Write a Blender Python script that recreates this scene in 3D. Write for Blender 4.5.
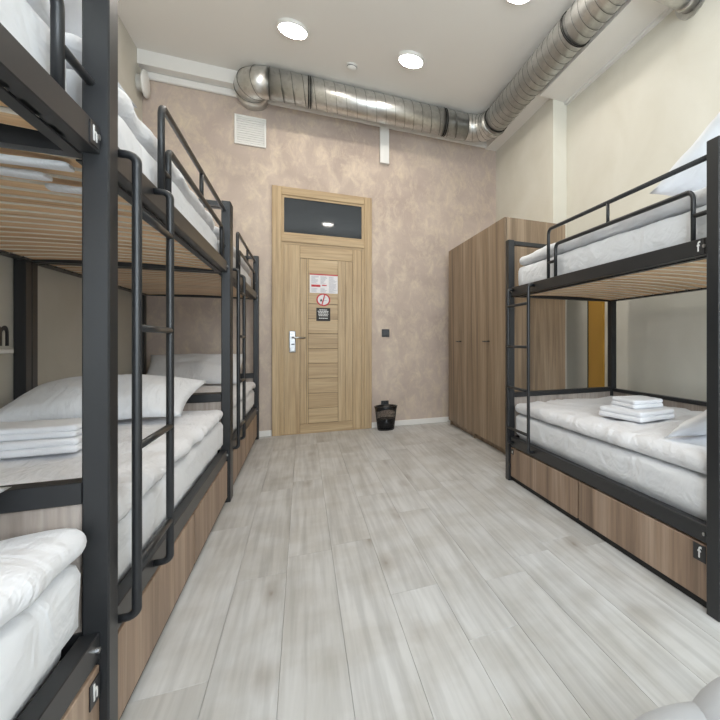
import bpy, bmesh, math, random
from mathutils import Vector, Matrix, noise

for o in list(bpy.data.objects):
    bpy.data.objects.remove(o)
scene = bpy.context.scene
C = scene.collection

# ------------------------------------------------------------------ camera
cam_data = bpy.data.cameras.new('camera')
cam = bpy.data.objects.new('camera', cam_data)
C.objects.link(cam)
cam.location = (0, 0, 1.0)
cam.rotation_euler = (math.radians(90), 0, -math.radians(27.2959))
cam_data.sensor_width = 36
cam_data.lens = 459.848 / 720 * 36
cam_data.shift_x = -0.25
cam_data.shift_y = -(360 - 341.6) / 720
cam_data.clip_start = 0.02
scene.camera = cam

# ------------------------------------------------------------------ world, light, exposure
world = bpy.data.worlds.new('world')
scene.world = world
world.use_nodes = True
bg = world.node_tree.nodes['Background']
bg.inputs['Color'].default_value = (0.82, 0.92, 1.0, 1)
bg.inputs['Strength'].default_value = 13.5
LAMP_STRENGTH = 68.0
vs = scene.view_settings
vs.view_transform = 'Standard'
vs.look = 'None'
vs.gamma = 1
vs.use_curve_mapping = False
vs.exposure = 0.14

# room dimensions (metres)
XL, XA, XB = -1.36, 2.26, 2.42       # left wall, right wall (far part), right wall (near part)
YB, YS, YR = 5.64, 4.09, -1.7        # back wall, step in the right wall, rear (window) wall
ZC = 3.71                            # ceiling
WINDOWS = ((-0.95, 0.35), (0.75, 2.05))
WZ0, WZ1 = 0.85, 3.0
for i, (a, b) in enumerate(WINDOWS):  # portals: they only guide the sky light through the window openings
    ld = bpy.data.lights.new('window_portal', 'AREA')
    ld.shape = 'RECTANGLE'; ld.size = b - a; ld.size_y = WZ1 - WZ0
    ld.cycles.is_portal = True
    lo = bpy.data.objects.new('window_portal', ld); C.objects.link(lo)
    lo.location = ((a + b) / 2, YR - 0.02, (WZ0 + WZ1) / 2)
    lo.rotation_euler = (math.radians(90), 0, 0)


# ------------------------------------------------------------------ materials
def srgb(r, g, b):
    f = lambda c: (c / 255 / 12.92) if c / 255 <= 0.04045 else ((c / 255 + 0.055) / 1.055) ** 2.4
    return (f(r), f(g), f(b), 1)


def new_mat(name):
    m = bpy.data.materials.new(name)
    m.use_nodes = True
    nt = m.node_tree
    return m, nt, nt.nodes['Principled BSDF']


def N(nt, typ, **kw):
    n = nt.nodes.new(typ)
    for k, v in kw.items():
        setattr(n, k, v)
    return n


def ramp(nt, src, stops):
    r = N(nt, 'ShaderNodeValToRGB')
    el = r.color_ramp.elements
    while len(el) < len(stops):
        el.new(0.5)
    for e, (p, c) in zip(el, stops):
        e.position = p; e.color = c
    nt.links.new(src, r.inputs[0])
    return r


def bump(nt, p, src, strength, dist):
    b = N(nt, 'ShaderNodeBump')
    b.inputs['Strength'].default_value = strength
    b.inputs['Distance'].default_value = dist
    nt.links.new(src, b.inputs['Height'])
    nt.links.new(b.outputs[0], p.inputs['Normal'])
    return b


def plain(name, col, rough=0.5, metal=0.0, bump_scale=0, bump_str=0.1, bump_dist=0.002):
    m, nt, p = new_mat(name)
    p.inputs['Base Color'].default_value = col
    p.inputs['Roughness'].default_value = rough
    p.inputs['Metallic'].default_value = metal
    if bump_scale:
        tc = N(nt, 'ShaderNodeTexCoord')
        n = N(nt, 'ShaderNodeTexNoise')
        n.inputs['Scale'].default_value = bump_scale
        n.inputs['Detail'].default_value = 4
        nt.links.new(tc.outputs['Object'], n.inputs['Vector'])
        bump(nt, p, n.outputs['Fac'], bump_str, bump_dist)
    return m


def wood(name, dark, mid, light, axis, rough=0.5, across=14.0, along=0.9, vary=0.12, knots=0.0, knot_col=None, board=0.0, bump_s=0.06, cloud=None):
    m, nt, p = new_mat(name)
    L = nt.links
    tc = N(nt, 'ShaderNodeTexCoord'); oi = N(nt, 'ShaderNodeObjectInfo')
    mul = N(nt, 'ShaderNodeVectorMath', operation='SCALE')
    mul.inputs[0].default_value = (37.0, 53.0, 29.0)
    L.new(oi.outputs['Random'], mul.inputs['Scale'])
    add = N(nt, 'ShaderNodeVectorMath', operation='ADD')
    L.new(tc.outputs['Object'], add.inputs[0]); L.new(mul.outputs[0], add.inputs[1])
    mp = N(nt, 'ShaderNodeMapping')
    sc = [across] * 3; sc[axis] = along
    mp.inputs['Scale'].default_value = sc
    L.new(add.outputs[0], mp.inputs['Vector'])
    n1 = N(nt, 'ShaderNodeTexNoise')
    n1.inputs['Scale'].default_value = 1.0; n1.inputs['Detail'].default_value = 6
    n1.inputs['Roughness'].default_value = 0.62; n1.inputs['Distortion'].default_value = 0.7
    L.new(mp.outputs[0], n1.inputs['Vector'])
    r = ramp(nt, n1.outputs['Fac'], ((0.28, dark), (0.5, mid), (0.72, light)))
    # fine pores
    mp2 = N(nt, 'ShaderNodeMapping')
    sc2 = [across * 9] * 3; sc2[axis] = along * 4
    mp2.inputs['Scale'].default_value = sc2
    L.new(add.outputs[0], mp2.inputs['Vector'])
    n2 = N(nt, 'ShaderNodeTexNoise'); n2.inputs['Scale'].default_value = 1; n2.inputs['Detail'].default_value = 3
    L.new(mp2.outputs[0], n2.inputs['Vector'])
    pr = ramp(nt, n2.outputs['Fac'], ((0.35, (0.8, 0.8, 0.8, 1)), (0.6, (1.04, 1.04, 1.04, 1))))
    mx = N(nt, 'ShaderNodeMix', data_type='RGBA', blend_type='MULTIPLY')
    mx.inputs[0].default_value = 0.8
    L.new(r.outputs[0], mx.inputs[6]); L.new(pr.outputs[0], mx.inputs[7])
    col = mx.outputs[2]
    if cloud:                                   # large pale stains of the whitewash
        nc = N(nt, 'ShaderNodeTexNoise'); nc.inputs['Scale'].default_value = 4.5; nc.inputs['Detail'].default_value = 4
        L.new(add.outputs[0], nc.inputs['Vector'])
        cr = ramp(nt, nc.outputs['Fac'], ((0.42, (0, 0, 0, 1)), (0.62, (0.75, 0.75, 0.75, 1))))
        cm = N(nt, 'ShaderNodeMix', data_type='RGBA', blend_type='MULTIPLY')
        L.new(cr.outputs[0], cm.inputs[0]); L.new(col, cm.inputs[6])
        cm.inputs[7].default_value = cloud
        g_ = [c ** 0.35 for c in cloud[:3]] + [1]
        cm.inputs[7].default_value = g_
        col = cm.outputs[2]
    if knots:
        mk = N(nt, 'ShaderNodeMapping')
        sk = [5.2] * 3; sk[axis] = 1.9
        mk.inputs['Scale'].default_value = sk
        L.new(add.outputs[0], mk.inputs['Vector'])
        nd = N(nt, 'ShaderNodeTexNoise'); nd.inputs['Scale'].default_value = 2.5
        L.new(mk.outputs[0], nd.inputs['Vector'])
        dm = N(nt, 'ShaderNodeMix', data_type='RGBA'); dm.inputs[0].default_value = 0.16
        L.new(mk.outputs[0], dm.inputs[6]); L.new(nd.outputs['Color'], dm.inputs[7])
        v = N(nt, 'ShaderNodeTexVoronoi'); v.inputs['Scale'].default_value = 1.0
        v.inputs['Randomness'].default_value = 1.0
        L.new(dm.outputs[2], v.inputs['Vector'])
        kr = ramp(nt, v.outputs['Distance'], ((0.0, (1, 1, 1, 1)), (0.05, (0.5, 0.5, 0.5, 1)), (0.20, (0, 0, 0, 1))))
        km = N(nt, 'ShaderNodeMix', data_type='RGBA')
        ks = N(nt, 'ShaderNodeMath', operation='MULTIPLY'); ks.inputs[1].default_value = knots
        L.new(kr.outputs[0], ks.inputs[0]); L.new(ks.outputs[0], km.inputs[0])
        L.new(col, km.inputs[6]); km.inputs[7].default_value = knot_col or dark
        col = km.outputs[2]
    hs = N(nt, 'ShaderNodeHueSaturation')
    mr = N(nt, 'ShaderNodeMapRange')
    mr.inputs['To Min'].default_value = 1 - vary; mr.inputs['To Max'].default_value = 1 + vary
    L.new(oi.outputs['Random'], mr.inputs['Value']); L.new(mr.outputs[0], hs.inputs['Value'])
    L.new(col, hs.inputs['Color'])
    L.new(hs.outputs[0], p.inputs['Base Color'])
    p.inputs['Roughness'].default_value = rough
    bump(nt, p, n2.outputs['Fac'], bump_s, 0.002)
    return m


def plaster(name, c1, c2, scale, rough=0.85, bump_str=0.25):
    m, nt, p = new_mat(name)
    L = nt.links
    tc = N(nt, 'ShaderNodeTexCoord')
    n = N(nt, 'ShaderNodeTexNoise'); n.inputs['Scale'].default_value = scale; n.inputs['Detail'].default_value = 7
    n.inputs['Distortion'].default_value = 0.6
    L.new(tc.outputs['Object'], n.inputs['Vector'])
    r = ramp(nt, n.outputs['Fac'], ((0.3, c1), (0.7, c2)))
    L.new(r.outputs[0], p.inputs['Base Color'])
    p.inputs['Roughness'].default_value = rough
    n2 = N(nt, 'ShaderNodeTexNoise'); n2.inputs['Scale'].default_value = 30; n2.inputs['Detail'].default_value = 5
    n2.inputs['Distortion'].default_value = 1.0
    L.new(tc.outputs['Object'], n2.inputs['Vector'])
    bump(nt, p, n2.outputs['Fac'], bump_str, 0.004)
    return m


def pearl_plaster(name):
    """pink decorative plaster with a silky gold flake in it"""
    m, nt, p = new_mat(name)
    L = nt.links
    tc = N(nt, 'ShaderNodeTexCoord')
    n = N(nt, 'ShaderNodeTexNoise'); n.inputs['Scale'].default_value = 2.2; n.inputs['Detail'].default_value = 7
    n.inputs['Distortion'].default_value = 0.8
    L.new(tc.outputs['Object'], n.inputs['Vector'])
    base = ramp(nt, n.outputs['Fac'], ((0.3, srgb(178, 163, 156)), (0.7, srgb(196, 181, 172))))
    n3 = N(nt, 'ShaderNodeTexNoise'); n3.inputs['Scale'].default_value = 9.0; n3.inputs['Detail'].default_value = 9
    n3.inputs['Roughness'].default_value = 0.78; n3.inputs['Distortion'].default_value = 0.5
    mp3 = N(nt, 'ShaderNodeMapping'); mp3.inputs['Rotation'].default_value = (0, 0.6, 0); mp3.inputs['Scale'].default_value = (1.0, 1.0, 0.6)
    L.new(tc.outputs['Object'], mp3.inputs['Vector']); L.new(mp3.outputs[0], n3.inputs['Vector'])
    flake = ramp(nt, n3.outputs['Fac'], ((0.46, (0, 0, 0, 1)), (0.74, (1, 1, 1, 1))))
    mx = N(nt, 'ShaderNodeMix', data_type='RGBA')
    fm = N(nt, 'ShaderNodeMath', operation='MULTIPLY'); fm.inputs[1].default_value = 0.55
    L.new(flake.outputs[0], fm.inputs[0]); L.new(fm.outputs[0], mx.inputs[0])
    L.new(base.outputs[0], mx.inputs[6]); mx.inputs[7].default_value = srgb(236, 222, 192)
    L.new(mx.outputs[2], p.inputs['Base Color'])
    mm = N(nt, 'ShaderNodeMath', operation='MULTIPLY'); mm.inputs[1].default_value = 0.5
    L.new(flake.outputs[0], mm.inputs[0]); L.new(mm.outputs[0], p.inputs['Metallic'])
    p.inputs['Roughness'].default_value = 0.48
    p.inputs['Specular Tint'].default_value = srgb(255, 225, 170)
    bump(nt, p, n3.outputs['Fac'], 0.18, 0.005)
    return m


def fabric(name, col, scale=7.0, strength=0.35, dist=0.02, rough=0.9):
    m, nt, p = new_mat(name)
    L = nt.links
    tc = N(nt, 'ShaderNodeTexCoord')
    n = N(nt, 'ShaderNodeTexNoise'); n.inputs['Scale'].default_value = scale
    n.inputs['Detail'].default_value = 3; n.inputs['Distortion'].default_value = 1.4
    L.new(tc.outputs['Object'], n.inputs['Vector'])
    b1 = bump(nt, p, n.outputs['Fac'], strength, dist)
    if scale < 20:                              # creases: narrow ridges along a warped direction
        mp = N(nt, 'ShaderNodeMapping'); mp.inputs['Scale'].default_value = (16, 5, 9)
        mp.inputs['Rotation'].default_value = (0.3, 0.5, 0.6)
        L.new(tc.outputs['Object'], mp.inputs['Vector'])
        n2 = N(nt, 'ShaderNodeTexNoise'); n2.inputs['Scale'].default_value = 1.0
        n2.inputs['Detail'].default_value = 3; n2.inputs['Distortion'].default_value = 1.8
        L.new(mp.outputs[0], n2.inputs['Vector'])
        b2 = N(nt, 'ShaderNodeBump'); b2.inputs['Strength'].default_value = 0.55; b2.inputs['Distance'].default_value = 0.012
        L.new(n2.outputs['Fac'], b2.inputs['Height']); L.new(b1.outputs[0], b2.inputs['Normal'])
        L.new(b2.outputs[0], p.inputs['Normal'])
    p.inputs['Base Color'].default_value = col
    p.inputs['Roughness'].default_value = rough
    p.inputs['Sheen Weight'].default_value = 0.15
    return m


def emit(name, col, s):
    m, nt, p = new_mat(name)
    p.inputs['Base Color'].default_value = (0.9, 0.9, 0.9, 1)
    p.inputs['Emission Color'].default_value = col
    p.inputs['Emission Strength'].default_value = s
    return m


def galvanised(name):
    m, nt, p = new_mat(name)
    L = nt.links
    tc = N(nt, 'ShaderNodeTexCoord')
    v = N(nt, 'ShaderNodeTexVoronoi'); v.inputs['Scale'].default_value = 34
    L.new(tc.outputs['Object'], v.inputs['Vector'])
    n = N(nt, 'ShaderNodeTexNoise'); n.inputs['Scale'].default_value = 5; n.inputs['Detail'].default_value = 5
    L.new(tc.outputs['Object'], n.inputs['Vector'])
    r = ramp(nt, v.outputs['Color'], ((0.0, (0.60, 0.60, 0.58, 1)), (1.0, (0.74, 0.74, 0.72, 1))))
    L.new(r.outputs[0], p.inputs['Base Color'])
    rr = ramp(nt, n.outputs['Fac'], ((0.3, (0.30, 0.30, 0.30, 1)), (0.7, (0.42, 0.42, 0.42, 1))))
    L.new(rr.outputs[0], p.inputs['Roughness'])
    p.inputs['Metallic'].default_value = 1.0
    bump(nt, p, n.outputs['Fac'], 0.05, 0.008)
    return m


def thin_glass(name):
    m, nt, p = new_mat(name)
    out = nt.nodes['Material Output']
    tr = N(nt, 'ShaderNodeBsdfTransparent'); gl = N(nt, 'ShaderNodeBsdfGlossy')
    gl.inputs['Roughness'].default_value = 0.02
    mx = N(nt, 'ShaderNodeMixShader'); mx.inputs[0].default_value = 0.08
    nt.links.new(tr.outputs[0], mx.inputs[1]); nt.links.new(gl.outputs[0], mx.inputs[2])
    nt.links.new(mx.outputs[0], out.inputs['Surface'])
    return m


M = dict(
    black=plain('black_powder_coat', srgb(36, 37, 39), 0.36, 0.0, 60, 0.04),
    white_paint=plain('white_paint', srgb(232, 230, 226), 0.7),
    ceiling=plain('ceiling_paint', srgb(234, 231, 226), 0.9, 0, 20, 0.05),
    cream=plaster('cream_plaster', srgb(212, 208, 195), srgb(221, 218, 207), 2.0),
    grey_plaster=plaster('beige_plaster', srgb(198, 194, 182), srgb(208, 204, 194), 2.0),
    pearl=pearl_plaster('pearl_pink_plaster'),
    floor=wood('whitewashed_oak', srgb(176, 175, 172), srgb(195, 195, 194), srgb(206, 207, 207), 1, 0.40, 5.0, 0.45, 0.025, 0.85, srgb(128, 118, 106), bump_s=0.03, cloud=srgb(206, 200, 190)),
    oak=wood('door_oak_upright', srgb(166, 139, 102), srgb(188, 162, 124), srgb(201, 177, 140), 2, 0.45, 16, 0.8, 0.03),
    oak_h=wood('door_oak_level', srgb(166, 139, 102), srgb(188, 162, 124), srgb(201, 177, 140), 0, 0.45, 16, 0.8, 0.05),
    brown=wood('brown_oak', srgb(112, 92, 76), srgb(158, 133, 112), srgb(188, 165, 145), 2, 0.5, 7, 0.4, 0.06),
    ward=wood('wardrobe_oak', srgb(98, 81, 63), srgb(144, 123, 100), srgb(174, 154, 131), 2, 0.5, 8, 0.45, 0.05),
    panel=wood('grey_oak_panel', srgb(134, 121, 111), srgb(170, 157, 147), srgb(192, 182, 174), 2, 0.5, 8, 0.9, 0.06),
    slat=wood('birch_slat', srgb(204, 156, 106), srgb(230, 190, 144), srgb(242, 212, 174), 0, 0.5, 18, 1.0, 0.10),
    slat_edge_lit=plain('painted_lit_edge', srgb(240, 230, 214), 0.6),  # window light on the slat edges, put into a paler colour
    sheet=fabric('white_sheet', srgb(224, 225, 228), 5.5, 0.6, 0.025),
    duvet=fabric('white_duvet', srgb(226, 226, 229), 6.5, 0.6, 0.03),
    pillow=fabric('white_pillowcase', srgb(228, 229, 232), 6.0, 0.45, 0.02),
    towel=fabric('white_terry', srgb(232, 233, 237), 120.0, 0.5, 0.004),
    grey_fab=fabric('grey_upholstery', srgb(176, 178, 182), 90.0, 0.3, 0.002),
    metal=galvanised('galvanised_steel'),
    seam=plain('duct_seam', srgb(112, 112, 108), 0.45, 1.0),
    dark_band=plain('black_clamp', srgb(50, 50, 48), 0.4, 0.6),
    lamp=emit('lamp_diffuser', (1.0, 0.935, 0.85, 1), LAMP_STRENGTH),
    plastic=plain('white_plastic', srgb(232, 231, 227), 0.4),
    grille=plain('grille_slats', srgb(206, 204, 198), 0.5),
    black_plastic=plain('black_plastic', srgb(36, 36, 38), 0.35),
    chrome=plain('satin_steel', srgb(176, 176, 176), 0.34, 1.0),
    pane=plain('dark_transom_glass', srgb(52, 56, 60), 0.04),
    paper=plain('paper', srgb(232, 230, 232), 0.6),
    red=plain('red_print', srgb(190, 50, 58), 0.6),
    grey_print=plain('grey_print', srgb(176, 176, 186), 0.6),
    black_print=plain('black_print', srgb(40, 38, 36), 0.6),
    white_print=plain('white_print', srgb(228, 228, 226), 0.6),
    ochre=fabric('ochre_reflection', srgb(176, 132, 42), 30, 0.2, 0.004),
    liner=plain('bin_liner', srgb(24, 24, 26), 0.25, 0, 18, 0.5, 0.02),
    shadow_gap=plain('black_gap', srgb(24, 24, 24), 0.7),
    underlay=plain('floor_underlay', srgb(150, 146, 140), 0.9),
    glass=thin_glass('window_glass'),
)


# ------------------------------------------------------------------ helpers
def link(name, me, mat=None, parent=None):
    o = bpy.data.objects.new(name, me)
    C.objects.link(o)
    if mat is not None and me is not None and not me.materials:
        me.materials.append(mat)
    if parent is not None:
        o.parent = parent
    return o


def obj(name, bm, mat, parent=None, smooth=False, loc=None):
    bmesh.ops.recalc_face_normals(bm, faces=bm.faces[:])
    me = bpy.data.meshes.new(name)
    bm.to_mesh(me); bm.free()
    if smooth:
        for f in me.polygons:
            f.use_smooth = True
    o = link(name, me, mat, parent)
    if loc is not None:
        o.location = loc
    return o


def tag(o, label, cat, group=None):
    o['label'] = label; o['category'] = cat
    if group:
        o['group'] = group
    return o


def thing(name, label, cat, loc=(0, 0, 0), group=None, rz=0):
    o = bpy.data.objects.new(name, None)
    C.objects.link(o)
    o.location = loc; o.rotation_euler = (0, 0, rz); o.empty_display_size = 0.05
    return tag(o, label, cat, group)


def struct(o):
    o['kind'] = 'structure'
    return o


def box(bm, x0, x1, y0, y1, z0, z1, bev=0.0):
    if x1 < x0: x0, x1 = x1, x0
    if y1 < y0: y0, y1 = y1, y0
    r = bmesh.ops.create_cube(bm, size=1)
    vs_ = r['verts']
    for v in vs_:
        v.co = Vector(((x0 + x1) / 2 + v.co.x * (x1 - x0), (y0 + y1) / 2 + v.co.y * (y1 - y0), (z0 + z1) / 2 + v.co.z * (z1 - z0)))
    if bev:
        es = list({e for v in vs_ for e in v.link_edges})
        bmesh.ops.bevel(bm, geom=es, offset=bev, segments=1, affect='EDGES', profile=0.5)
    return bm


def B(x0, x1, y0, y1, z0, z1, bev=0.0):
    return box(bmesh.new(), x0, x1, y0, y1, z0, z1, bev)


def fillet(pts, r, n=6):
    pts = [Vector(p) for p in pts]
    out = [pts[0]]
    for a, b, c in zip(pts, pts[1:], pts[2:]):
        d1 = (a - b).normalized(); d2 = (c - b).normalized()
        ang = d1.angle(d2)
        t = min(r / math.tan(ang / 2), (a - b).length * 0.49, (c - b).length * 0.49)
        rr = t * math.tan(ang / 2)
        cen = b + (d1 + d2).normalized() * (rr / math.sin(ang / 2))
        p1 = b + d1 * t; p2 = b + d2 * t
        v1 = (p1 - cen); v2 = (p2 - cen)
        tot = v1.angle(v2); axis = v1.cross(v2).normalized()
        for i in range(n + 1):
            out.append(cen + Matrix.Rotation(tot * i / n, 3, axis) @ v1)
    out.append(pts[-1])
    return out


def tube(bm, pts, r, seg=10, caps=True):
    pts = [Vector(p) for p in pts]
    rings = []
    t0 = (pts[1] - pts[0]).normalized()
    up = Vector((0, 0, 1)) if abs(t0.z) < 0.9 else Vector((1, 0, 0))
    nrm = t0.cross(up).normalized()
    for i, p in enumerate(pts):
        if i == 0: t = t0
        elif i == len(pts) - 1: t = (pts[-1] - pts[-2]).normalized()
        else: t = ((pts[i + 1] - p).normalized() + (p - pts[i - 1]).normalized()).normalized()
        nrm = (nrm - t * nrm.dot(t)).normalized()
        bi = t.cross(nrm)
        rad = r[i] if isinstance(r, (list, tuple)) else r
        rings.append([bm.verts.new(p + (nrm * math.cos(a) + bi * math.sin(a)) * rad) for a in [2 * math.pi * k / seg for k in range(seg)]])
    for a, b in zip(rings, rings[1:]):
        for k in range(seg):
            bm.faces.new((a[k], a[(k + 1) % seg], b[(k + 1) % seg], b[k]))
    if caps:
        bm.faces.new(rings[0][::-1]); bm.faces.new(rings[-1])
    return bm


def lathe(bm, prof, seg=32, loc=(0, 0, 0)):
    loc = Vector(loc)
    rings = []
    for r, z in prof:
        if r < 1e-5:
            rings.append([bm.verts.new(loc + Vector((0, 0, z)))])
        else:
            rings.append([bm.verts.new(loc + Vector((r * math.cos(2 * math.pi * k / seg), r * math.sin(2 * math.pi * k / seg), z))) for k in range(seg)])
    for a, b in zip(rings, rings[1:]):
        for k in range(seg):
            k2 = (k + 1) % seg
            if len(a) == 1 and len(b) == 1: continue
            if len(a) == 1: bm.faces.new((a[0], b[k2], b[k]))
            elif len(b) == 1: bm.faces.new((a[k], a[k2], b[0]))
            else: bm.faces.new((a[k], a[k2], b[k2], b[k]))
    return bm


def soft_box(sx, sy, sz, r, step=0.035, amp=0.008, freq=4.0, seed=0, fold=0.0, puff=0.0, bulge=0.0, zrail=0.0):
    """rounded, slightly crumpled soft slab, base at z = 0, centred in x and y"""
    h = Vector((sx / 2, sy / 2, sz / 2))
    n = [max(2, int(math.ceil(d / step))) for d in (sx, sy, sz)]
    n[2] = max(6, n[2])
    bm = bmesh.new(); cache = {}
    off = Vector((seed * 7.3, seed * 3.1, seed * 5.7))

    def vert(i, j, k):
        key = (i, j, k)
        if key in cache: return cache[key]
        p = Vector((-h.x + sx * i / n[0], -h.y + sy * j / n[1], -h.z + sz * k / n[2]))
        q = Vector([max(-(h[a] - r), min(h[a] - r, p[a])) for a in range(3)])
        d = p - q
        dn = d.normalized()
        p2 = q + dn * r
        if puff:
            p2.z += puff * max(0, dn.z) * (1 - (p.x / h.x) ** 4) * (1 - (p.y / h.y) ** 4)
        a = noise.noise(p2 * freq + off) * amp
        a += noise.noise(p2 * freq * 2.7 + off) * amp * 0.45
        if fold:
            w = p2 * 2.2 + Vector((noise.noise(p2 * 2.0 + off), noise.noise(p2 * 2.0 - off), 0)) * 1.5
            a += (1 - abs(noise.noise(Vector((w.x * 2.2, w.y * 0.8, w.z)) + off)) * 2.4) * fold
        if dn.z < -0.7: a = 0
        if bulge:
            s_ = max(0.0, min(1.0, (p2.z + h.z - zrail - 0.008) / 0.03)); s_ = s_ * s_ * (3 - 2 * s_)
            if p2.x * bulge > 0: p2.x += bulge * s_ * abs(p2.x) / h.x
        p2 += dn * a
        v = bm.verts.new(p2 + Vector((0, 0, h.z)))
        cache[key] = v
        return v
    for ax in range(3):
        u, w = [(1, 2), (0, 2), (0, 1)][ax]
        for side in (0, n[ax]):
            for a in range(n[u]):
                for b in range(n[w]):
                    ids = []
                    for da, db in ((0, 0), (1, 0), (1, 1), (0, 1)):
                        t = [0, 0, 0]; t[ax] = side; t[u] = a + da; t[w] = b + db
                        ids.append(vert(*t))
                    bm.faces.new(ids)
    return bm


def pillow_bm(sx, sy, t, flat=0.4, seed=0, nx=36, ny=26):
    bm = bmesh.new(); off = Vector((seed * 9.1, seed * 4.7, seed))
    grid = {}
    for s in (1, -1):
        for i in range(nx + 1):
            for j in range(ny + 1):
                edge = i in (0, nx) or j in (0, ny)
                if s == -1 and edge:
                    grid[(s, i, j)] = grid[(1, i, j)]; continue
                a = -1 + 2 * i / nx; b = -1 + 2 * j / ny
                # concave sides, pulled-out corners
                x = a * sx / 2 * (1 - 0.07 * (1 - b * b)); y = b * sy / 2 * (1 - 0.09 * (1 - a * a))
                hgt = t / 2 * (max(0, 1 - abs(a) ** 2.4) ** 0.55) * (max(0, 1 - abs(b) ** 2.4) ** 0.55)
                p = Vector((x, y, 0))
                wr = noise.noise(p * 7 + off) * 0.012 + noise.noise(Vector((p.x * 5, p.y * 16, 0)) + off) * 0.007
                z = s * hgt * (1.0 if s > 0 else flat) + (wr if not edge else noise.noise(p * 6 + off) * 0.012) * (0.35 + min(1, hgt / (t / 2)))
                grid[(s, i, j)] = bm.verts.new((x, y, z))
    for s in (1, -1):
        for i in range(nx):
            for j in range(ny):
                q = [grid[(s, i, j)], grid[(s, i + 1, j)], grid[(s, i + 1, j + 1)], grid[(s, i, j + 1)]]
                bm.faces.new(q if s == 1 else q[::-1])
    return bm


def text_mesh(s, size, depth=0.0006):
    cu = bpy.data.curves.new('text_curve', 'FONT')
    cu.body = s; cu.size = size; cu.extrude = depth
    cu.align_x = 'CENTER'; cu.align_y = 'CENTER'; cu.offset = size * 0.018
    to = bpy.data.objects.new('text_tmp', cu); C.objects.link(to)
    dg = bpy.context.evaluated_depsgraph_get()
    me = bpy.data.meshes.new_from_object(to.evaluated_get(dg))
    bpy.data.objects.remove(to); bpy.data.curves.remove(cu)
    return me


FACE_MINUS_Y = (math.radians(90), 0, 0)                       # print readable when looking towards +Y
FACE_PLUS_X = (math.radians(90), 0, math.radians(90))         # on a wall facing +X
FACE_MINUS_X = (math.radians(90), 0, -math.radians(90))       # on a face looking towards -X

# ------------------------------------------------------------------ the room
rnd = random.Random(4)
floor = struct(obj('floor', B(XL - 0.1, XB + 0.1, YR - 0.1, YB + 0.1, -0.12, -0.010), M['underlay']))
PW, PL = 0.185, 1.29
x = -0.0615 - PW * 7
while x < XB:
    a, b = max(x, XL), min(x + PW, XB)
    y = YR - rnd.uniform(0, PL)
    if b - a > 0.02:
        while y < YB:
            c, d = max(y, YR), min(y + PL, YB)
            if d - c > 0.03:
                bm = B(-(b - a) / 2 + 0.0004, (b - a) / 2 - 0.0004, -(d - c) / 2 + 0.0004, (d - c) / 2 - 0.0004, -0.010, 0, 0.0007)
                obj('floor_plank', bm, M['floor'], floor, loc=((a + b) / 2, (c + d) / 2, 0))
            y += PL
    x += PW

struct(obj('ceiling', B(XL - 0.1, XB + 0.1, YR - 0.1, YB + 0.1, ZC, ZC + 0.12), M['ceiling']))
struct(obj('wall_left', B(XL - 0.12, XL, YR - 0.1, YB + 0.1, 0, ZC), M['grey_plaster']))
struct(obj('wall_back', B(XL, XA, YB, YB + 0.12, 0, ZC), M['pearl']))
bm = B(XA, XB + 0.12, YS, YB + 0.12, 0, ZC); box(bm, XB, XB + 0.12, YR - 0.1, YS, 0, ZC)
struct(obj('wall_right', bm, M['cream']))
bm = bmesh.new()
xs = [XL] + [v for w in WINDOWS for v in w] + [XB]
for k in range(0, 6, 2):
    box(bm, xs[k], xs[k + 1], YR - 0.15, YR, 0, ZC)
for a, b in WINDOWS:
    box(bm, a, b, YR - 0.15, YR, 0, WZ0); box(bm, a, b, YR - 0.15, YR, WZ1, ZC)
struct(obj('wall_rear', bm, M['cream']))
for k, (a, b) in enumerate(WINDOWS):
    w = bpy.data.objects.new('window_%d' % (k + 1), None); C.objects.link(w); struct(w)
    w.location = (a, YR, WZ0)
    W_, H_ = b - a, WZ1 - WZ0
    bm = B(0, W_, -0.11, -0.05, 0, 0.06); box(bm, 0, W_, -0.11, -0.05, H_ - 0.06, H_)
    box(bm, 0, 0.06, -0.11, -0.05, 0.06, H_ - 0.06); box(bm, W_ - 0.06, W_, -0.11, -0.05, 0.06, H_ - 0.06)
    box(bm, W_ / 2 - 0.035, W_ / 2 + 0.035, -0.11, -0.05, 0.06, H_ - 0.06)
    obj('window_frame', bm, M['white_paint'], w)
    for s in (0, 1):
        x0 = 0.06 if s == 0 else W_ / 2 + 0.035
        obj('pane', B(x0, x0 + W_ / 2 - 0.095, -0.084, -0.078, 0.06, H_ - 0.06), M['glass'], w)
    obj('window_sill', B(-0.05, W_ + 0.05, -0.05, 0.10, -0.035, -0.001, 0.004), M['white_paint'], w)

# boxed beam along the back wall, lowered strip along the right wall, cornices, baseboards
struct(obj('trim_1', B(XL, 2.11, 5.48, YB, 3.575, ZC), M['white_paint']))
bm = B(2.11, XB, YS, YB, 3.50, ZC); box(bm, 2.11, XB, YR, YS, 3.46, ZC)
struct(obj('trim_2', bm, M['ceiling']))
struct(obj('trim_3', B(XL, XA, YB - 0.040, YB, 3.505, 3.575, 0.01), M['white_paint']))
bm = B(XB - 0.03, XB, YR, YS, 3.435, 3.46)
struct(obj('trim_4', bm, M['white_paint']))
struct(obj('baseboard_back', B(0.71, XA, YB - 0.014, YB, 0, 0.062, 0.003), M['white_paint']))
struct(obj('baseboard_back_corner', B(XL, -0.292, YB - 0.014, YB, 0, 0.062, 0.003), M['white_paint']))
struct(obj('baseboard_right', B(XB - 0.014, XB, YR, YS, 0, 0.062, 0.003), M['white_paint']))
struct(obj('baseboard_left', B(XL, XL + 0.014, YR, YB - 0.014, 0, 0.062, 0.003), M['white_paint']))

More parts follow.
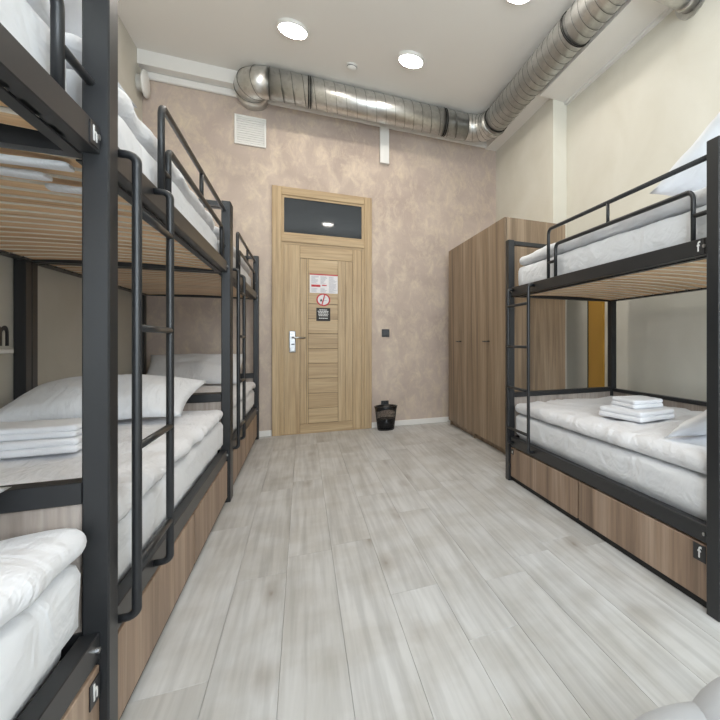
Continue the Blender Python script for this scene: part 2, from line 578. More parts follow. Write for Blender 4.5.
# ------------------------------------------------------------------ door with transom
DX0, DX1, DH = -0.289, 0.708, 2.655
door = bpy.data.objects.new('door_1', None); C.objects.link(door); struct(door)
door.location = (DX0, YB, 0)
W_ = DX1 - DX0
yf = -0.035                                    # face of the casing
fr = [('casing', B(0, 0.088, yf, 0, 0, DH, 0.004), 'oak'), ('casing', B(W_ - 0.082, W_, yf, 0, 0, DH, 0.004), 'oak'),
      ('casing', B(0.088, W_ - 0.082, yf, 0, DH - 0.088, DH, 0.004), 'oak_h'), ('casing', B(0.088, W_ - 0.082, yf, 0, 2.068, 2.150, 0.004), 'oak_h')]
for n_, bm, m_ in fr:
    obj(n_, bm, M[m_], door)
# inner stops
for z0, z1 in ((2.150, DH - 0.088), (0.0, 2.068)):
    obj('stop', B(0.088, 0.112, yf + 0.012, 0, z0, z1), M['oak'], door)
    obj('stop', B(W_ - 0.108, W_ - 0.082, yf + 0.012, 0, z0, z1), M['oak'], door)
    obj('stop', B(0.112, W_ - 0.108, yf + 0.012, 0, z1 - 0.022, z1), M['oak_h'], door)
obj('transom_pane', B(0.112, W_ - 0.108, -0.010, -0.004, 2.172, DH - 0.110), M['pane'], door)
obj('stop', B(0.112, W_ - 0.108, yf + 0.012, 0, 2.150, 2.172), M['oak_h'], door)
lx0, lx1, lz1 = 0.114, W_ - 0.110, 2.044
leaf = obj('door_leaf', B(lx0, lx1, -0.008, -0.002, 0.006, lz1), M['shadow_gap'], door)
f0, f1 = -0.021, -0.006
g = 0.002
cx0, cx1 = 0.345, 0.640                         # centre panel column
parts = [('stile', lx0, 0.262, 0.006, lz1, 'oak', f0), ('stile', 0.262 + 0.065, cx0 - g, 0.105, 1.905, 'oak', f0 + 0.001),
         ('stile', cx1 + g, cx1 + 0.075, 0.105, 1.905, 'oak', f0 + 0.001), ('stile', 0.795, lx1, 0.006, lz1, 'oak', f0),
         ('rail', 0.262 + g, 0.795 - g, 0.006, 0.105 - g, 'oak_h', f0), ('rail', 0.262 + g, 0.795 - g, 1.905 + g, lz1, 'oak_h', f0),
         ('panel', 0.262 + g, 0.327 - g, 0.105, 1.905, 'oak', f0 + 0.006), ('panel', cx1 + 0.075 + g, 0.795 - g, 0.105, 1.905, 'oak', f0 + 0.006)]
for n_, a, b, z0, z1, m_, y0 in parts:
    obj(n_, B(a, b, y0, f1, z0, z1, 0.0015), M[m_], leaf)
nb = 11
for k in range(nb):                             # level boards of the centre panel
    z0 = 0.105 + 1.8 * k / nb
    obj('board', B(cx0, cx1, f0 + 0.003, f1, z0 + 0.0018, z0 + 1.8 / nb - 0.0018, 0.002), M['oak_h'], leaf)
# electronic lock
lock = obj('lock', B(0.160, 0.222, f0 - 0.022, f0, 0.885, 1.115, 0.006), M['chrome'], door)
bm = tube(bmesh.new(), fillet([(0.196, f0 - 0.02, 1.045), (0.196, f0 - 0.065, 1.045), (0.315, f0 - 0.068, 1.040)], 0.015), 0.0095, 10)
obj('handle', bm, M['chrome'], lock, True)
obj('card_slot', B(0.180, 0.212, f0 - 0.0245, f0 - 0.021, 0.965, 0.978), M['black_plastic'], lock)
obj('cylinder_cover', B(0.172, 0.210, f0 - 0.028, f0 - 0.021, 0.895, 0.935, 0.004), M['chrome'], lock)
obj('threshold', B(0, W_, -0.03, 0.0, 0.0, 0.006), M['oak_h'], door)

# notices on the door
yd = YB + f0 - 0.0015 + 0.003
nt_ = thing('notice_sheet', 'white printed notice with a red strip on top taped to the oak door', 'notice', (0.2085, yd, 1.640))
obj('sheet', B(-0.140, 0.140, -0.0012, 0, -0.105, 0.105), M['paper'], nt_)
obj('header_strip', B(-0.140, 0.140, -0.0018, -0.0012, 0.092, 0.105), M['red'], nt_)
obj('red_box', B(-0.125, -0.035, -0.0018, -0.0012, -0.038, -0.014), M['red'], nt_)
obj('red_box', B(-0.020, 0.028, -0.0018, -0.0012, -0.024, -0.012), M['red'], nt_)
rl = random.Random(2)
bm = bmesh.new()
for cx_, w0 in ((-0.125, 0.075), (-0.035, 0.07), (0.05, 0.08)):
    z = 0.08
    while z > -0.095:
        if not (cx_ < 0.04 and -0.045 < z < -0.005):
            box(bm, cx_, cx_ + w0 * rl.uniform(0.5, 1), -0.0016, -0.0012, z - 0.004, z)
        z -= 0.0095
obj('printed_lines', bm, M['grey_print'], nt_)
ns = thing('no_smoking_sign', 'round red and white no smoking sticker on the oak door', 'sign', (0.203, yd, 1.462))
bm = lathe(bmesh.new(), [(0, 0), (0.070, 0), (0.070, 0.0012), (0, 0.0012)], 40)
bm.transform(Matrix.Rotation(math.radians(90), 4, 'X')); obj('disc', bm, M['paper'], ns)
bm = lathe(bmesh.new(), [(0.056, 0.0012), (0.070, 0.0012), (0.070, 0.002), (0.056, 0.002), (0.056, 0.0012)], 40)
bm.transform(Matrix.Rotation(math.radians(90), 4, 'X')); obj('red_ring', bm, M['red'], ns)
bm = B(-0.006, 0.006, -0.0024, -0.0012, -0.058, 0.058); bm.transform(Matrix.Rotation(math.radians(14), 4, 'Y'))
obj('slash', bm, M['red'], ns)
bm = B(-0.034, -0.010, -0.0019, -0.0012, -0.018, -0.006); box(bm, -0.028, -0.016, -0.0019, -0.0012, -0.006, 0.008)
obj('pictogram', bm, M['black_print'], ns)
bm = B(-0.008, 0.034, -0.0017, -0.0012, -0.010, -0.004)
for k in range(4):
    box(bm, 0.008 + 0.004 * k, 0.012 + 0.004 * k, -0.0017, -0.0012, 0.004 + 0.008 * k, 0.012 + 0.008 * k)
obj('pictogram', bm, M['grey_print'], ns)
bp = thing('black_placard', 'small square black placard with white lines of text on the oak door', 'sign', (0.203, yd, 1.300))
obj('plate', B(-0.070, 0.070, -0.003, 0, -0.072, 0.072), M['black_print'], bp)
bm = bmesh.new()
for z, w0 in ((0.050, 0.040), (0.034, 0.055), (0.018, 0.050), (0.002, 0.050), (-0.014, 0.046), (-0.042, 0.044)):
    xx = -w0
    while xx < w0:
        ww = rl.uniform(0.008, 0.022)
        box(bm, xx, min(xx + ww, w0), -0.0036, -0.003, z - 0.0045, z + 0.0045); xx += ww + 0.004
obj('printed_lines', bm, M['white_print'], bp)

# ------------------------------------------------------------------ things on the back wall
gr = thing('vent_grille', 'square white wall vent grille below the steel duct', 'vent', (-0.482, YB, 3.188))
for a in ((-0.140, 0.140, -0.151, -0.131), (-0.140, 0.140, 0.131, 0.151), (-0.140, -0.120, -0.131, 0.131), (0.120, 0.140, -0.131, 0.131)):
    obj('frame', B(a[0], a[1], -0.022, 0, a[2], a[3], 0.002), M['plastic'], gr)
obj('backing', B(-0.120, 0.120, -0.004, 0, -0.131, 0.131), M['grille'], gr)
sl = B(-0.120, 0.120, -0.012, -0.007, -0.0105, 0.0105)
sl.transform(Matrix.Rotation(math.radians(-12), 4, 'X'))
s0 = obj('slat', sl, M['plastic'], gr, loc=(0, 0, -0.118))
for k in range(1, 11):
    s = s0.copy(); C.objects.link(s); s.location = (0, 0, -0.118 + 0.0236 * k)
tr = thing('cable_trunking', 'short white plastic cable trunking hanging from the cornice above the door', 'trunking', (0.849, YB, 3.08))
obj('cover', B(-0.050, 0.050, -0.050, 0, 0.012, 0.435, 0.003), M['plastic'], tr)
obj('end_cap', B(-0.052, 0.052, -0.053, 0, 0, 0.013, 0.002), M['plastic'], tr)


def wall_plate(name, label, cat, loc, rocker):
    t = thing(name, label, cat, loc)
    obj('frame', B(-0.043, 0.043, -0.010, 0, -0.045, 0.045, 0.003), M['black_plastic'], t)
    if rocker:
        obj('rocker', B(-0.029, 0.029, -0.016, -0.010, -0.029, 0.029, 0.003), M['black_plastic'], t)
    else:
        bm = lathe(bmesh.new(), [(0.020, 0.010), (0.030, 0.010), (0.030, 0.014), (0.020, 0.014), (0.020, 0.010)], 24)
        bm.transform(Matrix.Rotation(math.radians(90), 4, 'X')); obj('socket_ring', bm, M['black_plastic'], t)
    return t


wall_plate('light_switch', 'black square light switch beside the door on the pink wall', 'switch', (0.866, YB, 1.100), True)
wall_plate('power_socket', 'black square power socket low on the wall above the waste bin', 'socket', (0.858, YB, 0.262), False)

# waste bin (wire mesh with liner)
wb = thing('waste_bin', 'black mesh waste bin with a black liner by the door', 'bin', (0.842, 5.46, 0))
H_ = 0.265; r0, r1 = 0.088, 0.118
rad = lambda z: r0 + (r1 - r0) * z / H_
obj('base', lathe(bmesh.new(), [(0, 0), (r0, 0), (r0 + 0.003, 0.012), (0, 0.012)], 32), M['black_plastic'], wb, False)
bm = bmesh.new()
for k in range(44):
    for s in (1, -1):
        pts = []
        for q in range(7):
            z = 0.01 + (H_ - 0.012) * q / 6
            a = 2 * math.pi * k / 44 + s * q * 0.075
            pts.append((rad(z) * math.cos(a), rad(z) * math.sin(a), z))
        tube(bm, pts, 0.0011, 4, False)
obj('wire_mesh', bm, M['black'], wb)['kind'] = 'stuff'
pts = [(r1 * math.cos(2 * math.pi * k / 40), r1 * math.sin(2 * math.pi * k / 40), H_) for k in range(41)]
obj('rim', tube(bmesh.new(), pts, 0.006, 8, False), M['black'], wb, True)
bm = bmesh.new(); prof = [(0, 0.014), (0.078, 0.014), (0.086, 0.05), (0.094, 0.125), (0.090, 0.130), (0, 0.105)]
lathe(bm, prof, 40)
for v in bm.verts:
    a = math.atan2(v.co.y, v.co.x); v.co.x *= 1 + 0.03 * math.sin(9 * a + v.co.z * 30); v.co.y *= 1 + 0.03 * math.sin(9 * a + v.co.z * 30)
obj('liner', bm, M['liner'], wb, True)
bm = lathe(bmesh.new(), [(rad(0.215) + 0.002, 0.215), (r1 + 0.009, H_ + 0.004), (r1 - 0.004, H_ + 0.006), (rad(0.215) - 0.003, 0.22)], 40)
for v in bm.verts:
    if v.co.z < 0.23:
        v.co.z += 0.012 * math.sin(3 * math.atan2(v.co.y, v.co.x)) + 0.012
obj('liner_cuff', bm, M['liner'], wb, True)

# round valve cap on the left wall
vc = thing('air_valve', 'round white air valve high on the wall above the bunk beds', 'vent', (XL, 5.505, 3.405))
bm = lathe(bmesh.new(), [(0, 0), (0.075, 0), (0.075, 0.045), (0, 0.045)], 32); bm.transform(Matrix.Rotation(math.radians(90), 4, 'Y'))
obj('collar', bm, M['grille'], vc, False)
bm = lathe(bmesh.new(), [(0, 0.045), (0.118, 0.045), (0.124, 0.052), (0.120, 0.064), (0.06, 0.074), (0, 0.076)], 40); bm.transform(Matrix.Rotation(math.radians(90), 4, 'Y'))
obj('cap', bm, M['plastic'], vc, True)

# ------------------------------------------------------------------ ceiling lamps and smoke detector
def lamp(loc, label, group=None):
    t = thing('ceiling_lamp', label, 'lamp', loc, group)
    obj('housing', lathe(bmesh.new(), [(0, 0), (0.118, 0), (0.118, -0.030), (0.110, -0.036), (0.106, -0.034), (0.106, -0.01), (0, -0.01)], 40), M['plastic'], t, False)
    obj('diffuser', lathe(bmesh.new(), [(0.106, -0.034), (0.09, -0.040), (0.05, -0.043), (0, -0.044)], 40), M['lamp'], t, True)


lamp((-0.075, 4.50, ZC), 'round lit ceiling lamp in front of the duct elbow end', 'round ceiling lamps')
lamp((0.92, 4.47, ZC), 'round lit ceiling lamp between smoke detector and the long steel duct', 'round ceiling lamps')
lamp((1.47, 3.22, ZC), 'round lit ceiling lamp close beside the steel duct run beside the cream wall', 'round ceiling lamps')
for x, y in ((0.45, 3.22), (-0.55, 3.22), (-0.075, 1.9), (0.92, 1.9), (0.51, -0.3)):  # unseen: added to light the room, except the last, read off the transom reflection
    lamp((x, y, ZC), 'unseen round lit ceiling lamp over the aisle between the bunk beds', 'round ceiling lamps')
sd = thing('smoke_detector', 'small white smoke detector on the ceiling between two lamps', 'detector', (0.43, 4.85, ZC))
obj('base', lathe(bmesh.new(), [(0, 0), (0.050, 0), (0.050, -0.012), (0, -0.012)], 28), M['plastic'], sd)
obj('body', lathe(bmesh.new(), [(0, -0.012), (0.042, -0.012), (0.044, -0.028), (0.030, -0.040), (0, -0.042)], 28), M['plastic'], sd, True)
obj('slot', lathe(bmesh.new(), [(0.0435, -0.018), (0.0450, -0.018), (0.0450, -0.023), (0.0435, -0.023)], 28), M['black_plastic'], sd)

# ------------------------------------------------------------------ ducts
R_ = 0.147
ZD, YD, XD = 3.553, 5.27, 1.98
duct = thing('ventilation_duct', 'galvanised spiral duct running below the ceiling and turning at the corner', 'duct', (0, 0, 0))
ex = -0.46
RR = 0.135                                      # the run along the right wall is a little slimmer
obj('duct_run', tube(bmesh.new(), [(ex + 0.17, YD, ZD), (XD - 0.26, YD, ZD)], R_, 40), M['metal'], duct, True)
obj('duct_run', tube(bmesh.new(), [(XD, YD - 0.26, ZD), (XD, YR, ZD)], RR, 40), M['metal'], duct, True)


def elbow(cen, rad_, a0, a1, n, name, r=R_):
    """segmented elbow: short straight gores with ridges"""
    pts = [Vector((cen[0] + rad_ * math.cos(a0 + (a1 - a0) * k / n), cen[1] + rad_ * math.sin(a0 + (a1 - a0) * k / n), ZD)) for k in range(n + 1)]
    e = obj(name, tube(bmesh.new(), pts, r, 40), M['metal'], duct)
    for p in e.data.polygons:
        p.use_smooth = True
    bm = bmesh.new()
    for k in range(n + 1):
        a = a0 + (a1 - a0) * k / n
        ring = []
        for q in range(41):
            b = 2 * math.pi * q / 40
            rr = (r + 0.001)
            d = Vector((math.cos(a), math.sin(a), 0)) * math.cos(b) + Vector((0, 0, 1)) * math.sin(b)
            ring.append(Vector((cen[0] + rad_ * math.cos(a), cen[1] + rad_ * math.sin(a), ZD)) + d * rr)
        tube(bm, ring, 0.0025, 6, False)
    obj('gore_seam', bm, M['seam'], e, True)


elbow((XD - 0.26, YD - 0.26), 0.26, math.pi / 2, 0, 5, 'elbow', 0.146)
elbow((ex + 0.17, YD + 0.17), 0.17, -math.pi / 2, -math.pi, 3, 'elbow')
obj('duct_run', tube(bmesh.new(), [(ex, YD + 0.17, ZD), (ex, YB - 0.004, ZD)], R_, 40), M['metal'], duct, True)


def seams(axis, a, b, fixed, step=0.098):
    bm = bmesh.new(); t = a
    while t < b:
        ring = []
        for q in range(37):
            an = 2 * math.pi * q / 36
            along = t + step * q / 36           # spiral seam
            if axis == 'x': ring.append((along, fixed + (R_ + 0.0005) * math.cos(an), ZD + (R_ + 0.0005) * math.sin(an)))
            else: ring.append((fixed + (RR + 0.0005) * math.cos(an), along, ZD + (RR + 0.0005) * math.sin(an)))
        tube(bm, ring, 0.0021, 4, False); t += step
    return bm


obj('spiral_seam', seams('x', ex + 0.22, XD - 0.37, YD), M['seam'], duct, True)['kind'] = 'stuff'
obj('spiral_seam', seams('y', YR, YD - 0.37, XD), M['seam'], duct, True)['kind'] = 'stuff'


def band(c, axis):
    bm = bmesh.new()
    for d in (-0.010, 0.010):
        ring = []
        for q in range(41):
            an = 2 * math.pi * q / 40
            if axis == 'x': ring.append((c + d, YD + (R_ + 0.003) * math.cos(an), ZD + (R_ + 0.003) * math.sin(an)))
            else: ring.append((XD + (RR + 0.003) * math.cos(an), c + d, ZD + (RR + 0.003) * math.sin(an)))
        tube(bm, ring, 0.005, 6, False)
    obj('clamp_band', bm, M['dark_band'], duct, True)


band(0.06, 'x'); band(1.46, 'x'); band(4.93, 'y'); band(3.20, 'y'); band(1.2, 'y')
bc = (2.36, 3.445)                              # branch into the right wall
bb_ = obj('branch_pipe', tube(bmesh.new(), [(XD + 0.09, *bc), (XB - 0.001, *bc)], 0.135, 36), M['metal'], duct, True)
obj('collar', tube(bmesh.new(), [(XB - 0.075, *bc), (XB - 0.045, *bc)], 0.142, 36), M['metal'], bb_, True)
bm = lathe(bmesh.new(), [(0.136, 0.001), (0.175, 0.001), (0.175, 0.007), (0.136, 0.007)], 36); bm.transform(Matrix.Translation((XB, *bc)) @ Matrix.Rotation(math.radians(-90), 4, 'Y'))
obj('flange', bm, M['metal'], bb_)

# ------------------------------------------------------------------ wardrobes
def wardrobe(y0, y1, label):
    t = thing('wardrobe', label, 'wardrobe', (1.56, y0, 0), 'pair of brown oak wardrobes')
    D_, W2, H2 = 0.61, y1 - y0, 2.085
    obj('side_panel', B(0.02, D_, 0, 0.018, 0.0, H2), M['ward'], t)
    obj('side_panel', B(0.02, D_, W2 - 0.018, W2 - 0.001, 0.0, H2), M['ward'], t)
    obj('top_panel', B(0.02, D_, 0.018, W2 - 0.018, H2 - 0.018, H2), M['ward'], t)
    obj('back_panel', B(D_ - 0.006, D_, 0.018, W2 - 0.018, 0.06, H2 - 0.018), M['ward'], t)
    obj('bottom_panel', B(0.02, D_ - 0.006, 0.018, W2 - 0.018, 0.06, 0.078), M['ward'], t)
    obj('plinth', B(0.045, 0.060, 0.018, W2 - 0.018, 0.0, 0.060), M['ward'], t)
    mid = W2 / 2
    for a, b, hy in ((0.002, mid - 0.0015, mid - 0.040), (mid + 0.0015, W2 - 0.002, mid + 0.040)):
        d = obj('door', B(0, 0.018, a, b, 0.062, H2, 0.0015), M['ward'], t)
        bm = B(-0.022, -0.012, hy - 0.032, hy + 0.032, 0.996, 1.008, 0.002)
        box(bm, -0.012, 0, hy - 0.026, hy - 0.020, 0.998, 1.006); box(bm, -0.012, 0, hy + 0.020, hy + 0.026, 0.998, 1.006)
        obj('handle', bm, M['black'], d)


wardrobe(4.555, 5.42, 'tall brown oak wardrobe standing towards the pink wall')
wardrobe(3.69, 4.554, 'tall brown oak wardrobe standing between the other wardrobe and the bunk bed')

# narrow panel for a right-wall mirror behind the bunk, curtain reflection painted ochre
op = thing('wall_panel', 'narrow tall panel with black edge and painted ochre mirror reflection on the wall behind the bunk', 'panel', (XB, 3.545, 0.063))
obj('painted_reflection', B(-0.018, 0, -0.120, 0.112, 0, 1.95, 0.003), M['ochre'], op)
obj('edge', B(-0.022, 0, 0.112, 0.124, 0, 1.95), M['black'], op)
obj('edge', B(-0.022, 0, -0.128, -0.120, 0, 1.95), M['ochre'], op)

# wall lettering and ledge on the left wall
ltr = link('wall_letter', text_mesh('m', 0.21, 0.001), M['black_plastic'])
ltr.location = (XL + 0.003, 3.315, 1.045); ltr.rotation_euler = FACE_PLUS_X
tag(ltr, 'black letter m on the pale wall behind the bunk posts', 'letter')
ws = thing('wall_ledge', 'small white wall ledge under the black wall letter', 'shelf', (XL, 3.03, 0.90))
obj('board', B(0, 0.085, -0.20, 0.20, 0.042, 0.062, 0.003), M['plastic'], ws)
obj('bracket', B(0, 0.02, -0.19, 0.19, 0, 0.042), M['plastic'], ws)

# ------------------------------------------------------------------ bunk beds
PS = 0.060          # post size along the bed
PW_ = 0.048         # post size across the bed


def letter_plate(parent, ch, pos, face, size=0.05):
    """pos = centre of the plate's back, face = Euler"""
    pl = obj('letter_plate', B(-size * 0.5, size * 0.5, -size * 0.5, size * 0.5, 0, 0.002), M['black_plastic'], parent)
    pl.location = pos; pl.rotation_euler = face
    t = link('letter', text_mesh(ch, size * 0.95), M['white_print'], pl)
    t.location = (0, 0.0, 0.0026)
    return pl


def bunk(label, X0, sx, Y0, sy, L, W, Hp, zu, zl, zh, zg, zg2, rungs, nslat=16, posts=(1, 1), letters=(), ladder=True):
    """X0 front plane, bed reaches to X0+sx*W; Y0 ladder end, bed reaches to Y0+sy*L"""
    t = thing('bunk_bed', label, 'bunk bed', (X0, Y0, 0), 'black steel bunk beds')
    bx = lambda u0, u1, w0, w1, z0, z1, bev=0.0: B(sx * w0, sx * w1, sy * u0, sy * u1, z0, z1, bev)
    P = lambda u, w, z: (sx * w, sy * u, z)
    blk = M['black']
    for e, u0 in ((0, 0), (1, L - PS)):
        if posts[e]:
            for w0 in (0, W - PW_):
                obj('post', bx(u0, u0 + PS, w0, w0 + PW_, 0, Hp, 0.003), blk, t)
            obj('end_crossbar', bx(u0 + 0.012, u0 + PS - 0.012, PW_, W - PW_, Hp - 0.032, Hp - 0.004), blk, t)
            obj('end_rail', bx(u0 + 0.01, u0 + PS - 0.01, PW_, W - PW_, zu[0], zu[1]), blk, t)
            obj('end_rail', bx(u0 + 0.01, u0 + PS - 0.01, PW_, W - PW_, zl[0], zl[1]), blk, t)
            obj('head_rail', bx(u0 + 0.004, u0 + PS - 0.004, PW_, W - PW_, zh[0], zh[1], 0.002), blk, t)
            obj('head_panel', bx(u0 + 0.018, u0 + 0.036, PW_, W - PW_, zl[1], zh[0]), M['panel'], t)
    a, b = (PS if posts[0] else 0.0), (L - PS if posts[1] else L)
    for w0 in (0.016, W - 0.052):
        obj('side_rail', bx(a, b, w0, w0 + 0.036, zu[0], zu[1], 0.002), blk, t)
        obj('side_rail', bx(a, b, w0, w0 + 0.036, zl[0], zl[1], 0.002), blk, t)
    for w0 in (0.052, W - 0.077):           # ledge carrying the slats
        obj('slat_ledge', bx(a, b, w0, w0 + 0.025, zu[0] - 0.004, zu[0]), blk, t)
    obj('back_rail', bx(a, b, W - 0.044, W - 0.010, zh[0], zh[1] - 0.01), blk, t)
    obj('back_panel', bx(a, b, W - 0.034, W - 0.018, zl[1], zh[0]), M['panel'], t)
    obj('bed_base', bx(a, b, 0.050, W - 0.050, zl[0] + 0.004, zl[0] + 0.016), M['panel'], t)
    # sprung slats of the upper bed
    hw = (W - 0.12) / 2
    bm = bmesh.new(); rows = []
    for k in range(9):
        q = -1 + 2 * k / 8
        z = 0.016 * (1 - q * q)
        rows.append([bm.verts.new((q * hw, dy, z + dz)) for dy, dz in ((-0.036, 0), (0.036, 0), (0.036, 0.010), (-0.036, 0.010))])
    for r1_, r2_ in zip(rows, rows[1:]):
        for k in range(4):
            bm.faces.new((r1_[k], r1_[(k + 1) % 4], r2_[(k + 1) % 4], r2_[k]))
    bm.faces.new(rows[0]); bm.faces.new(rows[-1][::-1])
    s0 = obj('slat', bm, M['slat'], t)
    s0.data.materials.append(M['slat_edge_lit'])
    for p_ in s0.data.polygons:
        if abs(p_.normal.y) > 0.9: p_.material_index = 1  # edge faces take the painted light
    cb = B(-0.022, 0.022, -0.036, 0.036, -0.004, 0.016, 0.003)
    c0 = obj('end_cap', cb, M['black_plastic'], s0, loc=(-hw, 0, 0))
    c1 = c0.copy(); C.objects.link(c1); c1.location = (hw, 0, 0)
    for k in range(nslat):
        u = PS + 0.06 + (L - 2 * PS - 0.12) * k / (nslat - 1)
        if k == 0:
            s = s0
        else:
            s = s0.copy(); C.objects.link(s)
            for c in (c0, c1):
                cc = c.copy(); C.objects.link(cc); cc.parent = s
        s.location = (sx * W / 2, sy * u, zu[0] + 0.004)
    # drawers
    md = L / 2
    obj('centre_support', bx(md - 0.012, md + 0.012, 0.036, 0.06, 0, zl[0]), blk, t)
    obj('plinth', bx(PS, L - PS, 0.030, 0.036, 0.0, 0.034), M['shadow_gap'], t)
    fronts = []
    for u0, u1 in ((a + 0.004, md - 0.010), (md + 0.010, b - 0.004)):
        d = obj('drawer', bx(u0, u1, 0.016, 0.034, 0.034, zl[0] - 0.010, 0.0015), M['brown'], t)
        fronts.append(d)
        obj('drawer_box', bx(u0 + 0.02, u1 - 0.02, 0.034, 0.62, 0.05, zl[0] - 0.05), M['panel'], d)
    # ladder
    if ladder:
        lad = bpy.data.objects.new('ladder', None); C.objects.link(lad); lad.parent = t
        rr = 0.0105; wl = -0.024
        for u in (0.105, 0.435):
            pts = fillet([P(u, 0.016, zu[1] - 0.022), P(u, wl, zu[1] - 0.022), P(u, wl, zl[0] + 0.034), P(u, 0.016, zl[0] + 0.034)], 0.032)
            obj('ladder_rail', tube(bmesh.new(), pts, rr, 12), blk, lad, True)
        for z in rungs:
            obj('rung', tube(bmesh.new(), [P(0.105, wl, z), P(0.435, wl, z)], 0.0095, 12), blk, lad, True)
    # guard rail
    wg = 0.034; rg = 0.0105
    gd = bpy.data.objects.new('guard_rail', None); C.objects.link(gd); gd.parent = t
    ge = L - PS if posts[1] else L
    obj('top_tube', tube(bmesh.new(), fillet([P(0.60, wg, zu[1]), P(0.60, wg, zg), P(ge, wg, zg)], 0.035), rg, 12), blk, gd, True)
    he = L - PS - 0.095
    obj('hoop', tube(bmesh.new(), fillet([P(0.69, wg, zu[1]), P(0.69, wg, zg2), P(he, wg, zg2), P(he, wg, zu[1])], 0.032), rg, 12), blk, gd, True)
    zm = (zu[1] + zg2) / 2
    obj('strut', tube(bmesh.new(), [P(0.60, wg, zm), P(0.69, wg, zm)], 0.009, 10), blk, gd, True)
    obj('strut', tube(bmesh.new(), [P(he, wg, zm), P(ge, wg, zm)], 0.009, 10), blk, gd, True)
    obj('strut', tube(bmesh.new(), [P(L * 0.63, wg, zg2), P(L * 0.63, wg, zg)], 0.009, 10), blk, gd, True)
    # bolts
    for u in (a + 0.022, b - 0.022):
        for z in ((zu[0] + zu[1]) / 2, (zl[0] + zl[1]) / 2):
            obj('bolt', tube(bmesh.new(), [P(u, 0.017, z), P(u, 0.010, z)], 0.007, 8), M['chrome'], t)
    face = FACE_MINUS_X if sx > 0 else FACE_PLUS_X
    for ch, u, w, z, size in letters:
        letter_plate(t, ch, P(u, w, z), face, size)
    return t


# right bunk: ladder at its far end
RX, RY, RL, RW = 1.315, 3.10, 1.94, 0.955
zuR, zlR = (1.325, 1.388), (0.250, 0.316)
bunk('black steel bunk bed beside the oak wardrobe with f letter plates', RX, 1, RY, -1, RL, RW, 1.735, zuR, zlR, (0.598, 0.632), 1.692, 1.585,
     (0.395, 0.680, 0.965, 1.248), 17, letters=(('f', RL - PS - 0.050, 0.0158, 1.357, 0.056), ('f', RL - PS - 0.045, 0.0155, 0.205, 0.062), ('e', PS + 0.035, 0.0155, 0.215, 0.036)))
# left row
LX, LW, L2 = -0.400, 0.957, 2.08
zuL, zlL, zhL = (1.432, 1.496), (0.268, 0.330), (0.628, 0.678)
rgL = (0.430, 0.730, 1.035, 1.335)
Y1, Y2, Y3 = 1.41 - 2.05, 1.41, 3.495
bunk('black steel bunk bed with h letter plates at the window end of its row', LX, -1, Y1, 1, 2.05, LW, 1.875, zuL, zlL, zhL, 1.818, 1.695, rgL, 18, posts=(1, 0),
     letters=(('h', 2.05 - 0.036, 0.0158, 1.464, 0.050), ('h', 2.05 - 0.035, 0.0155, 0.215, 0.055)))
bunk('black steel bunk bed in the middle of its row of three', LX, -1, Y2, 1, L2, LW, 1.875, zuL, zlL, zhL, 1.818, 1.695, rgL, 18)
bunk('black steel bunk bed against the pink wall at the door end of its row', LX, -1, Y3, 1, 2.06, LW, 1.875, zuL, zlL, zhL, 1.818, 1.695, rgL, 18)


# ------------------------------------------------------------------ bedding
def place(name, bm, mat, loc, label, cat, group, rot=(0, 0, 0)):
    o = obj(name, bm, mat, None, True, loc)
    o.rotation_euler = rot
    return tag(o, label, cat, group)


def bed(X0, sx, ya, yb, W, zrail, zbase, ztop, zdu, where, seed, puff=0.012):
    """mattress and duvet between posts ya..yb (already inside the posts)"""
    w0, w1 = 0.066, W - 0.066
    bulge = -sx * (0.004 if zbase > 1 else 0.030)
    mx = X0 + sx * (w0 + w1) / 2; my = (ya + yb) / 2
    place('mattress', soft_box(w1 - w0, abs(yb - ya) - 0.014, ztop - zbase, 0.032, 0.03, 0.005, 5, seed, 0.003, 0, bulge, zrail - zbase), M['sheet'], (mx, my, zbase),
          'white sheeted mattress on ' + where, 'mattress', 'mattresses on the bunk beds')
    d0, d1 = (0.068 if zbase > 1 else 0.030), W - 0.066
    place('duvet', soft_box(d1 - d0, abs(yb - ya) - 0.034, zdu - ztop, (zdu - ztop) * 0.49, 0.016, 0.009, 4.2, seed + 3, 0.009, puff), M['duvet'], (X0 + sx * (d0 + d1) / 2, my, ztop + 0.010),
          'white duvet spread over ' + where, 'duvet', 'duvets on the bunk beds')


RYa, RYb = RY - PS - 0.004, RY - RL + PS + 0.004
bed(RX, 1, RYb, RYa, RW, zuR[1], zuR[0] + 0.034, 1.535, 1.600, 'the upper bed beside the wardrobe', 1)
bed(RX, 1, RYb, RYa, RW, zlR[1], zlR[0] + 0.017, 0.480, 0.550, 'the lower bed beside the wardrobe', 2)
for k, (ya, yb, wh) in enumerate(((Y1 + PS + 0.004, Y2 - 0.004, 'bed of the bunk with h plates'), (Y2 + PS + 0.004, Y2 + L2 - PS - 0.004, 'bed of the bunk in mid row'),
                                  (Y3 + PS + 0.004, Y3 + 2.06 - PS - 0.004, 'bed of the bunk against the pink wall'))):
    bed(LX, -1, ya, yb, LW, zuL[1], zuL[0] + 0.034, 1.658, 1.735, 'the upper ' + wh, 11 + k)
    bed(LX, -1, ya, yb, LW, zlL[1], zlL[0] + 0.017, 0.515, 0.575, 'the lower ' + wh, 21 + k)


def pillow(loc, rot, size, label, seed, flat=0.4):
    place('pillow', pillow_bm(*size, flat, seed), M['pillow'], loc, label, 'pillow', 'white pillows on the bunk beds', tuple(math.radians(a) for a in rot))


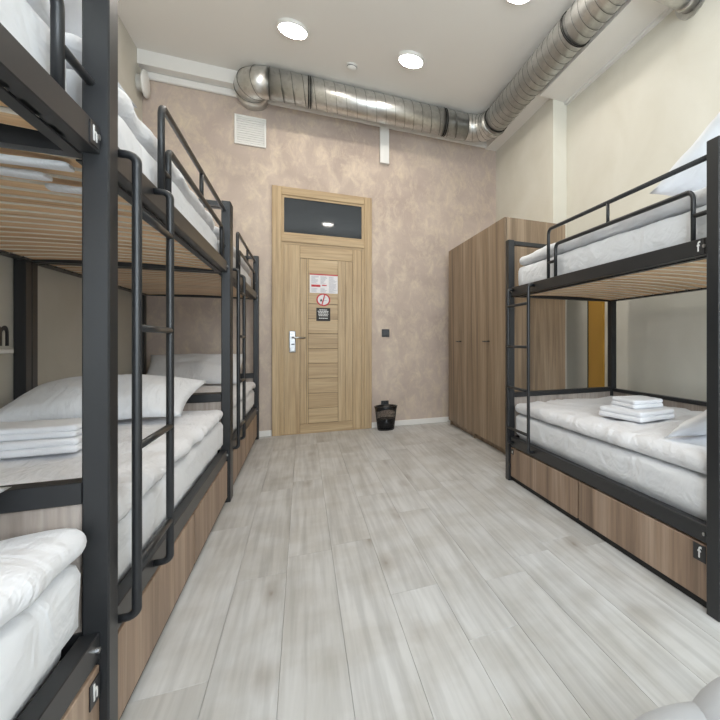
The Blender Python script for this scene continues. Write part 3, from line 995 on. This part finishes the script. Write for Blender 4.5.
pillow((-0.885, 3.10, 0.700), (16, 0, -4), (0.74, 0.50, 0.21), 'plump white pillow propped on the lower bed of the mid row bunk', 1)
pillow((-0.87, 5.20, 0.745), (34, 0, 0), (0.74, 0.48, 0.16), 'white pillow leaning at the pink wall end of a lower bed', 2)
pillow((-0.905, 1.15, 0.664), (8, 0, 3), (0.74, 0.42, 0.14), 'white pillow on the lower bed of the bunk with h plates', 3)
pillow((1.80, 1.44, 1.815), (-30, 0, 4), (0.74, 0.54, 0.20), 'white pillow propped on the upper bed beside the wardrobe', 4, 0.9)
pillow((1.77, 1.345, 0.690), (-30, 0, 0), (0.74, 0.46, 0.15), 'white pillow on the lower bed beside the wardrobe', 5)
pillow((-0.86, 1.76, 1.835), (-14, 0, 0), (0.74, 0.46, 0.15), 'white pillow on the upper bed of the mid row bunk', 6)


def folded_towel(loc, rz, sx, sy, h, label, group, seed):
    t = thing('folded_towel', label, 'towel', loc, group, math.radians(rz))
    n = 2
    for k in range(n):
        bm = soft_box(sx - 0.004 * k, sy - 0.006 * k, h / n + 0.002, h / n * 0.49, 0.008, 0.003, 9, seed + k)
        obj('layer', bm, M['towel'], t, True, (0.002 * k, 0.001 * k, h / n * k))


folded_towel((1.625, 2.00, 0.587), 8, 0.27, 0.32, 0.052, 'larger folded white towel lying on the lower bed beside the wardrobe', 'folded white towels', 1)
folded_towel((1.655, 2.03, 0.642), -2, 0.20, 0.22, 0.044, 'smaller folded white towel on top of the towel beside the wardrobe', 'folded white towels', 2)
folded_towel((-0.93, 2.30, 0.609), 3, 0.44, 0.26, 0.050, 'larger folded white towel on the lower mid row bed before the pillow', 'folded white towels', 3)
folded_towel((-0.90, 2.31, 0.662), -2, 0.38, 0.21, 0.040, 'smaller folded white towel stacked on the towel on the mid row bed', 'folded white towels', 4)

# ------------------------------------------------------------------ soft grey seat in the near corner
seat = thing('lounge_seat', 'low grey fabric lounge seat of two rounded cushions on the floor', 'seat', (0.62, 0.46, 0))


def cushion(name, dx, dy, r, h, piped=True):
    prof = []
    for k in range(25):
        a = -math.pi / 2 + math.pi * k / 24
        c_, s_ = math.cos(a), math.sin(a)
        prof.append((r * abs(c_) ** 0.62, h / 2 + h / 2 * math.copysign(abs(s_) ** 0.75, s_)))
    prof[0] = (0, 0); prof[-1] = (0, h)
    c = obj(name, lathe(bmesh.new(), prof, 48), M['grey_fab'], seat, True, (dx, dy, 0))
    ring = [(r * math.cos(2 * math.pi * k / 48), r * math.sin(2 * math.pi * k / 48), h / 2) for k in range(49)]
    obj('piping', tube(bmesh.new(), ring, 0.004, 6, False), M['grey_fab'], c, True)


cushion('seat_cushion', -0.05, -0.01, 0.26, 0.36)
cushion('back_cushion', 0.115, 0.02, 0.205, 0.382)

# loose ends of the sheet showing between the slats of the mid row bunk
mid_upper = [o for o in C.objects if o.get('label', '').startswith('white sheeted mattress on the upper bed of the bunk in mid row')][0]
for x_, y_, sx_, sy_, sd_ in ((-0.60, 1.515, 0.20, 0.045, 3), (-0.66, 1.625, 0.16, 0.050, 5), (-0.56, 1.735, 0.12, 0.035, 8)):
    e = obj('sheet_tail', soft_box(sx_, sy_, 0.014, 0.006, 0.012, 0.006, 14, sd_), M['sheet'], mid_upper, True)
    e.location = Vector((x_, y_, zuL[0] - 0.016)) - mid_upper.location
